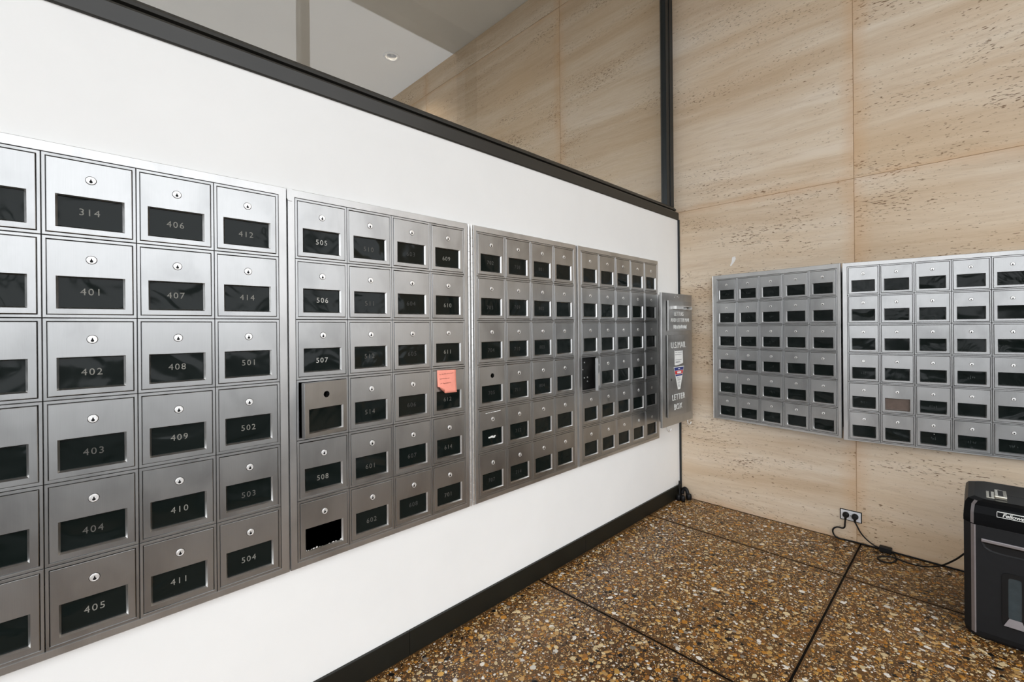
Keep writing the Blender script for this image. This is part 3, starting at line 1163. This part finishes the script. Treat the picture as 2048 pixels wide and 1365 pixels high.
tag(note, 'salmon pink sticky note with a curled corner stuck above box 612', 'sticky note')
r = random.Random(2)
for row, (z, ya, yb) in enumerate(((1.026, -2.079, -2.016), (1.008, -2.077, -2.038), (0.990, -2.076, -2.032))):
    m = MB()
    y = ya
    while y < yb:
        L = r.uniform(0.004, 0.009)
        xx = xn + 0.0012 + 0.006 * ((zB - z) / (zB - zA)) ** 2
        pts = [(xx, y + L * t, z + 0.0022 * math.sin(t * 9 + r.uniform(0, 3)) + (y - ya) * 0.03) for t in (0, .25, .5, .75, 1)]
        m.tube(pts, 0.00045, 4)
        y += L + r.uniform(0.0005, 0.005)
    m.build('handwriting', MAT['ink'], note)

# ------------------------------------------------------------------ downlights
for i, (x, y) in enumerate(DL):
    d = tag(empty('downlight', (x, y, CEIL)), 'round recessed downlight in the ceiling behind the glass, close to the stone wall', 'downlight')
    m = MB()
    m.lathe([(0.056, 0.002), (0.090, -0.001), (0.088, -0.006), (0.066, -0.009), (0.060, -0.004), (0.060, 0.004)], 28, 0, 'z', cap1=False)
    m.build('trim_ring', MAT['white_wall'], d)
    m = MB()
    m.lathe([(0.060, -0.004), (0.054, 0.11)], 24, 0, 'z')
    m.build('can', MAT['black_trim'], d, fixn=False)
    m = MB()
    m.lathe([(0.016, 0.105), (0.022, 0.085), (0.018, 0.070), (0.006, 0.064)], 16, 0, 'z')
    m.build('bulb', MAT['lamp'], d)
    ld = bpy.data.lights.new('downlight_beam', 'SPOT')
    ld.energy = 22
    ld.color = (1, 0.92, 0.82)
    ld.spot_size = math.radians(110)
    ld.spot_blend = 0.8
    ld.shadow_soft_size = 0.04
    lo = bpy.data.objects.new('downlight_beam', ld)
    COL.objects.link(lo)
    lo.parent = d
    lo.location = (0, 0, 0.05)

# ------------------------------------------------------------------ outlet and cords
ot = tag(empty('wall_outlet', (0.984, 0, 0.143)), 'white duplex outlet with a dark rim low on the stone wall', 'outlet')
m = MB()
m.box((-0.0495, -0.0040, -0.0300), (0.0495, -0.0004, 0.0300), bev=0.0012)
m.build('rim', MAT['rubber'], ot)
m = MB()
m.box((-0.0450, -0.0060, -0.0258), (0.0450, -0.0035, 0.0258), bev=0.001)
m.build('cover_plate', MAT['plate'], ot)
for sx in (-0.0205, 0.0205):
    m = MB()
    m.lathe([(0.0150, -0.0055), (0.0150, -0.0072), (0.0135, -0.0076)], 20, 0, 'y', (sx, 0, 0))
    m.build('receptacle', MAT['plate'], ot)
m = MB()
m.lathe([(0.0025, -0.0058), (0.0025, -0.0066), (0.001, -0.0068)], 10, 0, 'y')
m.build('screw', MAT['rubber'], ot)


def plug(parent, x, z, lean):
    mb = MB()
    prof = [(0.0150, -0.0078), (0.0155, -0.0120), (0.0135, -0.028), (0.0090, -0.033)]
    mb.lathe(prof, 16, 0, 'y', (x, 0, z), cap0=True)
    mb.tube(smooth_path([(x, -0.020, z - 0.004), (x + lean * 0.4, -0.022, z - 0.016), (x + lean, -0.020, z - 0.030)], 4), [0.0075, 0.0072, 0.007, 0.0066, 0.006, 0.0056, 0.005, 0.0046, 0.0042], 10)
    mb.build('plug', MAT['rubber'], parent)


zP = 0.146
c1 = tag(empty('power_cord', (0.964, -0.02, 0)), 'black cord curling left from the outlet, then along the stone wall', 'cord')
c1.location = (0, 0, 0)
plug(c1, 0.9635, zP, -0.002)
m = MB()
m.tube(smooth_path([(0.9615, -0.020, zP - 0.028), (0.9600, -0.020, 0.098), (0.958, -0.019, 0.078), (0.948, -0.018, 0.068), (0.925, -0.018, 0.067), (0.908, -0.018, 0.055), (0.903, -0.018, 0.036), (0.912, -0.018, 0.014), (0.935, -0.016, 0.0048),
                    (0.99, -0.007, 0.0042), (1.06, -0.006, 0.0042), (1.14, -0.006, 0.0042), (1.22, -0.006, 0.0042), (1.30, -0.007, 0.0042), (1.42, -0.010, 0.0042), (1.6, -0.016, 0.0042), (1.9, -0.02, 0.0042), (2.04, -0.03, 0.0042)], 5), 0.0040, 8)
m.build('cord', MAT['rubber'], c1)
c2 = tag(empty('power_cord', (0, 0, 0)), 'black cord with an inline adapter looping from the outlet to the shredder', 'cord')
plug(c2, 1.0045, zP, 0.001)
m = MB()
m.tube(smooth_path([(1.0055, -0.020, zP - 0.028), (1.014, -0.020, 0.100), (1.030, -0.020, 0.068), (1.055, -0.020, 0.040), (1.085, -0.020, 0.020), (1.112, -0.022, 0.013)], 6), 0.0036, 8)
m.tube(smooth_path([(1.160, -0.028, 0.012), (1.176, -0.050, 0.006), (1.186, -0.100, 0.0044), (1.170, -0.150, 0.0042), (1.140, -0.165, 0.0042), (1.118, -0.148, 0.0050), (1.122, -0.118, 0.006), (1.150, -0.096, 0.009), (1.180, -0.094, 0.0115), (1.23, -0.105, 0.008), (1.29, -0.13, 0.022), (1.35, -0.17, 0.062), (1.40, -0.22, 0.125), (1.434, -0.26, 0.182)], 6), 0.0036, 8)
m.build('cord', MAT['rubber'], c2)
m = MB()
m.box((1.110, -0.042, 0.0012), (1.162, -0.012, 0.030), bev=0.004)
m.build('adapter', MAT['rubber'], c2)

# bundle of plug ends on the floor in the corner
cb = tag(empty('cable_bundle', (0.04, -0.05, 0)), 'bundle of black cable ends lying on the floor in the room corner', 'cable')
m = MB()
m.tube(smooth_path([(-0.018, -0.012, 0.125), (-0.018, -0.014, 0.09), (-0.014, -0.016, 0.06), (-0.010, -0.024, 0.035), (-0.005, -0.040, 0.022)], 5), 0.0045, 8)
m.tube(smooth_path([(-0.012, 0.015, 0.030), (-0.006, 0.022, 0.058), (0.008, 0.024, 0.068), (0.022, 0.022, 0.055), (0.032, 0.014, 0.032)], 6), 0.0125, 10)
m.build('cord', MAT['rubber'], cb)
for (x, y, z, rx) in ((-0.006, -0.048, 0.0185, 0.0165), (0.024, -0.046, 0.0185, 0.0165), (0.040, 0.010, 0.021, 0.019)):
    m = MB()
    m.lathe([(rx * 0.5, -0.019), (rx * 0.9, -0.016), (rx, -0.006), (rx, 0.008), (rx * 0.85, 0.018), (rx * 0.5, 0.023)], 14, 0, 'z', (x, y, z + 0.001), cap0=True)
    m.build('plug_end', MAT['rubber'], cb)

# ------------------------------------------------------------------ shredder
sh = tag(empty('paper_shredder', (1.437, -0.62, 0)), 'black office paper shredder with silver edge strips, standing before the stone wall', 'shredder')
SW, SD = 0.405, 0.355
LID = 0.437


def oct_(x0, x1, y0, y1, cf, z, cb_=0.03):
    # footprint with chamfered front corners
    return [(x0 + cf, y0, z), (x1 - cf, y0, z), (x1, y0 + cf, z), (x1, y1 - cb_, z), (x1 - cb_, y1, z), (x0 + cb_, y1, z), (x0, y1 - cb_, z), (x0, y0 + cf, z)]


m = MB()
m.loops([oct_(0.012, SW - 0.012, 0.012, SD - 0.01, 0.022, 0.0), oct_(0.004, SW - 0.004, 0.004, SD - 0.002, 0.026, 0.012), oct_(0, SW, 0, SD, 0.028, 0.03), oct_(0, SW, 0, SD, 0.028, LID - 0.002)], 0, True, True)
m.build('bin_body', MAT['shred'], sh)
m = MB()
m.loops([oct_(-0.001, SW + 0.001, -0.001, SD, 0.028, LID), oct_(-0.001, SW + 0.001, -0.001, SD, 0.028, 0.452), oct_(0.001, SW - 0.001, 0.0, SD, 0.028, 0.480), oct_(0.004, SW - 0.004, 0.006, SD - 0.004, 0.028, 0.508),
         oct_(0.012, SW - 0.012, 0.022, SD - 0.012, 0.028, 0.520), oct_(0.030, SW - 0.030, 0.04, SD - 0.03, 0.028, 0.527)], 0, True, True)
hd = m.build('cutter_head', MAT['shred_gloss'], sh)
for s in (0, 1):
    def q(x):
        return x if s == 0 else SW - x
    m = MB()
    # strips on the two chamfered corners
    m.loops([[(q(0.0195), 0.0072, 0.02), (q(0.0285), -0.0012, 0.02)], [(q(0.0195), 0.0072, LID - 0.003), (q(0.0285), -0.0012, LID - 0.003)]], 0, closed=False)
    m.loops([[(q(0.0285), -0.0012, 0.02), (q(0.0325), -0.0008, 0.02)], [(q(0.0285), -0.0012, LID - 0.003), (q(0.0325), -0.0008, LID - 0.003)]], 0, closed=False)
    m.loops([[(q(0.0195), 0.0072, 0.02), (q(0.0205), 0.0082, 0.02)], [(q(0.0195), 0.0072, LID - 0.003), (q(0.0205), 0.0082, LID - 0.003)]], 0, closed=False)
    o = m.build('edge_strip', MAT['shred_silver'], sh)
    m = MB()
    m.loops([[(q(0.0185), 0.0063, LID + 0.001), (q(0.0275), -0.0024, LID + 0.001)], [(q(0.0190), 0.0073, 0.480), (q(0.0280), -0.0014, 0.480)], [(q(0.022), 0.0135, 0.509), (q(0.031), 0.005, 0.509)], [(q(0.030), 0.029, 0.521), (q(0.039), 0.021, 0.521)]], 0, closed=False)
    m.build('edge_strip', MAT['shred_silver'], sh)
# pull handle: silver bar over a scoop, its recess shade painted near black
m = MB()
m.box((0.047, -0.006, 0.375), (0.358, 0.001, 0.387), bev=0.002)
m.build('handle_bar', MAT['shred_silver'], sh)
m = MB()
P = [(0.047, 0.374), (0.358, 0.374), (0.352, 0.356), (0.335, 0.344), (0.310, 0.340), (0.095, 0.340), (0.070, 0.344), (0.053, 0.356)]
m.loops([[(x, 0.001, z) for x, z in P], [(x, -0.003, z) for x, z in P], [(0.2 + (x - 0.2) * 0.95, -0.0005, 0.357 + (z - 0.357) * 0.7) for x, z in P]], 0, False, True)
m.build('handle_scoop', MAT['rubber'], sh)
# bin level window


def rrect(x0, x1, z0, z1, r_, y, n_=4):
    out = []
    for cx, cz, a0 in ((x1 - r_, z1 - r_, 0), (x0 + r_, z1 - r_, 90), (x0 + r_, z0 + r_, 180), (x1 - r_, z0 + r_, 270)):
        for k in range(n_ + 1):
            a = math.radians(a0 + 90 * k / n_)
            out.append((cx + r_ * math.cos(a), y, cz + r_ * math.sin(a)))
    return out


m = MB()
m.loops([rrect(0.100, 0.168, 0.075, 0.278, 0.016, 0.001), rrect(0.100, 0.168, 0.075, 0.278, 0.016, -0.003), rrect(0.116, 0.150, 0.110, 0.262, 0.008, -0.003), rrect(0.116, 0.150, 0.110, 0.262, 0.008, -0.0005)], 0)
wf = m.build('window_frame', MAT['rubber'], sh)
m = MB()
m.box((0.114, -0.0012, 0.108), (0.152, 0.0008, 0.264))
m.build('level_window', MAT['shred_win'], sh)
m = MB()
m.face([(0.104, -0.0070, 0.082), (0.160, -0.0070, 0.082), (0.150, -0.0034, 0.112), (0.118, -0.0034, 0.112)])
m.face([(0.104, -0.0070, 0.082), (0.160, -0.0070, 0.082), (0.160, -0.0028, 0.080), (0.104, -0.0028, 0.080)])
m.face([(0.104, -0.0070, 0.082), (0.118, -0.0034, 0.112), (0.104, -0.0028, 0.080)])
m.face([(0.160, -0.0070, 0.082), (0.160, -0.0028, 0.080), (0.150, -0.0034, 0.112)])
m.build('window_ramp', MAT['shred_silver'], sh)
# logo: lettering in a white outline
m = MB()
for a, b in (((0.088, 0.479), (0.178, 0.4805)), ((0.088, 0.4985), (0.178, 0.500)), ((0.088, 0.479), (0.0895, 0.500)), ((0.1765, 0.479), (0.178, 0.500))):
    m.box((a[0], -0.0030, a[1]), (b[0], 0.004, b[1]))
m.build('logo_outline', MAT['white_ink'], hd)
me = text_mesh('logo_lettering', 'Fellowes', 0.0185, [MAT['white_ink']], 0.0006, 0.95, 3, 0.25, 1.0, 0.0003)
link('logo_lettering', me, hd, (0.133, -0.0030, 0.4892))
# paper slot and mode switch on top
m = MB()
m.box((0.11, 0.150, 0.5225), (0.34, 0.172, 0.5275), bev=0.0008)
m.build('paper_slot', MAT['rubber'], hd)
m = MB()
m.box((0.062, 0.070, 0.5255), (0.086, 0.165, 0.5290), 0, 0.0008)
m.box((0.070, 0.076, 0.5290), (0.076, 0.160, 0.5300), 1)
m.box((0.084, 0.068, 0.5255), (0.118, 0.168, 0.5400), 0, 0.003)
m.box((0.094, 0.080, 0.5400), (0.108, 0.156, 0.5408), 1)
m.build('mode_switch', [MAT['switch'], MAT['rubber']], hd)

# ------------------------------------------------------------------ terrazzo pebbles
PAL = [((196, 156, 98), .20), ((220, 198, 154), .16), ((236, 230, 220), .12), ((192, 132, 50), .14), ((152, 102, 48), .14), ((108, 74, 38), .09), ((16, 15, 14), .07), ((146, 136, 124), .03), ((212, 164, 84), .06)]
cols = np.array([srgb(*c)[:3] for c, _ in PAL])
prob = np.array([p for _, p in PAL]); prob /= prob.sum()
def scatter(g, keep, r0, sg, lo, hi, y0):
    gx_, gy_ = np.meshgrid(np.arange(0.016, 2.08, g), np.arange(y0, -0.004, g))
    x = gx_.ravel() + rng.uniform(-.48, .48, gx_.size) * g
    y = gy_.ravel() + rng.uniform(-.48, .48, gx_.size) * g
    k = rng.random(x.size) < keep
    x, y = x[k], y[k]
    return x, y, np.clip(rng.lognormal(math.log(r0), sg, x.size), lo, hi)


aB = scatter(0.0168, 0.86, 0.0066, 0.36, 0.0036, 0.0135, -3.3)
aS = scatter(0.0092, 0.62, 0.0031, 0.28, 0.0018, 0.0050, -2.9)
cx_, cy_, rad = (np.concatenate([aB[i], aS[i]]) for i in range(3))
for lines, arr in ((XL, cx_), (YL, cy_)):
    for v in lines:
        rad = np.where(np.abs(arr - v) < rad * 1.35 + 0.005, np.abs(arr - v) * 0.6 - 0.005, rad)
ok = (rad > 0.0016) & (cy_ + rad * 1.3 < -0.002) & (cx_ - rad * 1.3 > 0.013)
cx_, cy_, rad = cx_[ok], cy_[ok], rad[ok]
N = cx_.size
# the 300 that show largest: the big ones close to the camera and inside the picture
dxc, dyc = cx_ - CAM.x, cy_ - CAM.y
dep = dxc * F.x + dyc * F.y
lat = dxc * RR.x + dyc * RR.y
px = 1024 + FPX * lat / dep
py = 682.5 - SHIFT + FPX * CAM.z / dep
inside = (dep > 0.3) & (px > 640) & (px < 2040) & (py < 1360)
score = np.where(inside, rad / dep, 0)
idx = np.argsort(-score)[:300]
single = np.zeros(N, bool)
single[idx] = True
K = 6
rest = np.where(~single)[0]
ang = rng.uniform(0, 2 * math.pi, (rest.size, 1)) + np.arange(K)[None, :] * (2 * math.pi / K) + rng.uniform(-.3, .3, (rest.size, K))
rr_ = rad[rest][:, None] * rng.uniform(0.72, 1.15, (rest.size, K))
el = rng.uniform(0.62, 1.0, (rest.size, 1))
th = rng.uniform(0, math.pi, (rest.size, 1))
lx, ly = rr_ * np.cos(ang), rr_ * np.sin(ang) * el
X = lx * np.cos(th) - ly * np.sin(th)
Y = lx * np.sin(th) + ly * np.cos(th)
zt = (0.00018 + 0.06 * np.minimum(rad[rest], 0.0085)[:, None] * rng.uniform(0.8, 1.2, (rest.size, 1))) * np.ones((1, K))
V = np.empty((rest.size, 2 * K, 3))
V[:, :K, 0] = cx_[rest][:, None] + X; V[:, :K, 1] = cy_[rest][:, None] + Y; V[:, :K, 2] = 0.0
V[:, K:, 0] = cx_[rest][:, None] + X * 0.9; V[:, K:, 1] = cy_[rest][:, None] + Y * 0.9; V[:, K:, 2] = zt
nP = rest.size
base = (np.arange(nP) * 2 * K)[:, None]
kk = np.arange(K)
quads = np.stack([kk, (kk + 1) % K, (kk + 1) % K + K, kk + K], 1).reshape(1, -1) + base
tops = (np.arange(K) + K)[None, :] + base
me = bpy.data.meshes.new('pebbles')
nl = nP * (4 * K + K)
me.vertices.add(nP * 2 * K)
me.vertices.foreach_set('co', V.ravel())
me.loops.add(nl)
loopv = np.concatenate([quads, tops], 1).ravel()
me.loops.foreach_set('vertex_index', loopv.astype(np.int32))
me.polygons.add(nP * (K + 1))
per = np.concatenate([np.full(K, 4), [K]])
starts = np.concatenate([[0], np.cumsum(np.tile(per, nP))[:-1]])
me.polygons.foreach_set('loop_start', starts.astype(np.int32))
me.update(calc_edges=True)
ci = rng.choice(len(PAL), nP, p=prob)
cc = np.clip(cols[ci] * rng.uniform(0.72, 1.12, (nP, 1)), 0, 1)
at = me.color_attributes.new('stone_tint', 'FLOAT_COLOR', 'POINT')
ca = np.ones((nP, 2 * K, 4))
ca[:, :, :3] = cc[:, None, :]
at.data.foreach_set('color', ca.ravel())


def pebble_mat(name, col=None):
    m = NT(name)
    if col is None:
        a = m.n('ShaderNodeAttribute', attribute_name='stone_tint')
        src = a.outputs['Color']
    else:
        oi = m.n('ShaderNodeObjectInfo')
        src = m.mix(oi.outputs['Random'], tuple(c * 0.75 for c in col) + (1,), tuple(min(1, c * 1.1) for c in col) + (1,))
    n = m.noise(m.coords('World', (160, 160, 160)), 1.0, 4, 0.6)
    c = m.mix(m.math('MULTIPLY', n, 0.45), src, m.mix(1.0, src, (0.45, 0.38, 0.3, 1), 'MULTIPLY'))
    m.l(c, m.b.inputs['Base Color'])
    m.b.inputs['Roughness'].default_value = 0.3
    m.b.inputs['Specular IOR Level'].default_value = 0.35
    return m.mat


me.materials.append(pebble_mat('pebble_mix'))
po = link('pebble_aggregate', me, floor)
po['kind'] = 'stuff'
pm_ = [pebble_mat('pebble_%d' % i, tuple(c)) for i, c in enumerate(cols)]
pshape = {}
for i in idx:
    cidx = int(rng.choice(len(PAL), p=prob))
    s = int(rng.integers(0, 6))
    if (cidx, s) not in pshape:
        rs = random.Random(s)
        b = MB()
        P = []
        for k in range(9):
            a = 2 * math.pi * k / 9 + rs.uniform(-.2, .2)
            q_ = rs.uniform(0.78, 1.15)
            P.append((q_ * math.cos(a), q_ * math.sin(a) * (0.6 + 0.07 * s)))
        b.loops([[(x, y, 0) for x, y in P], [(x * .9, y * .9, 0.12) for x, y in P]], 0, False, True)
        pshape[cidx, s] = b.mesh('pebble', [pm_[cidx]])
    o = link('pebble', pshape[cidx, s], floor, (cx_[i], cy_[i], 0), float(rng.uniform(0, 6.28)))
    o.scale = (rad[i], rad[i], 0.0055)
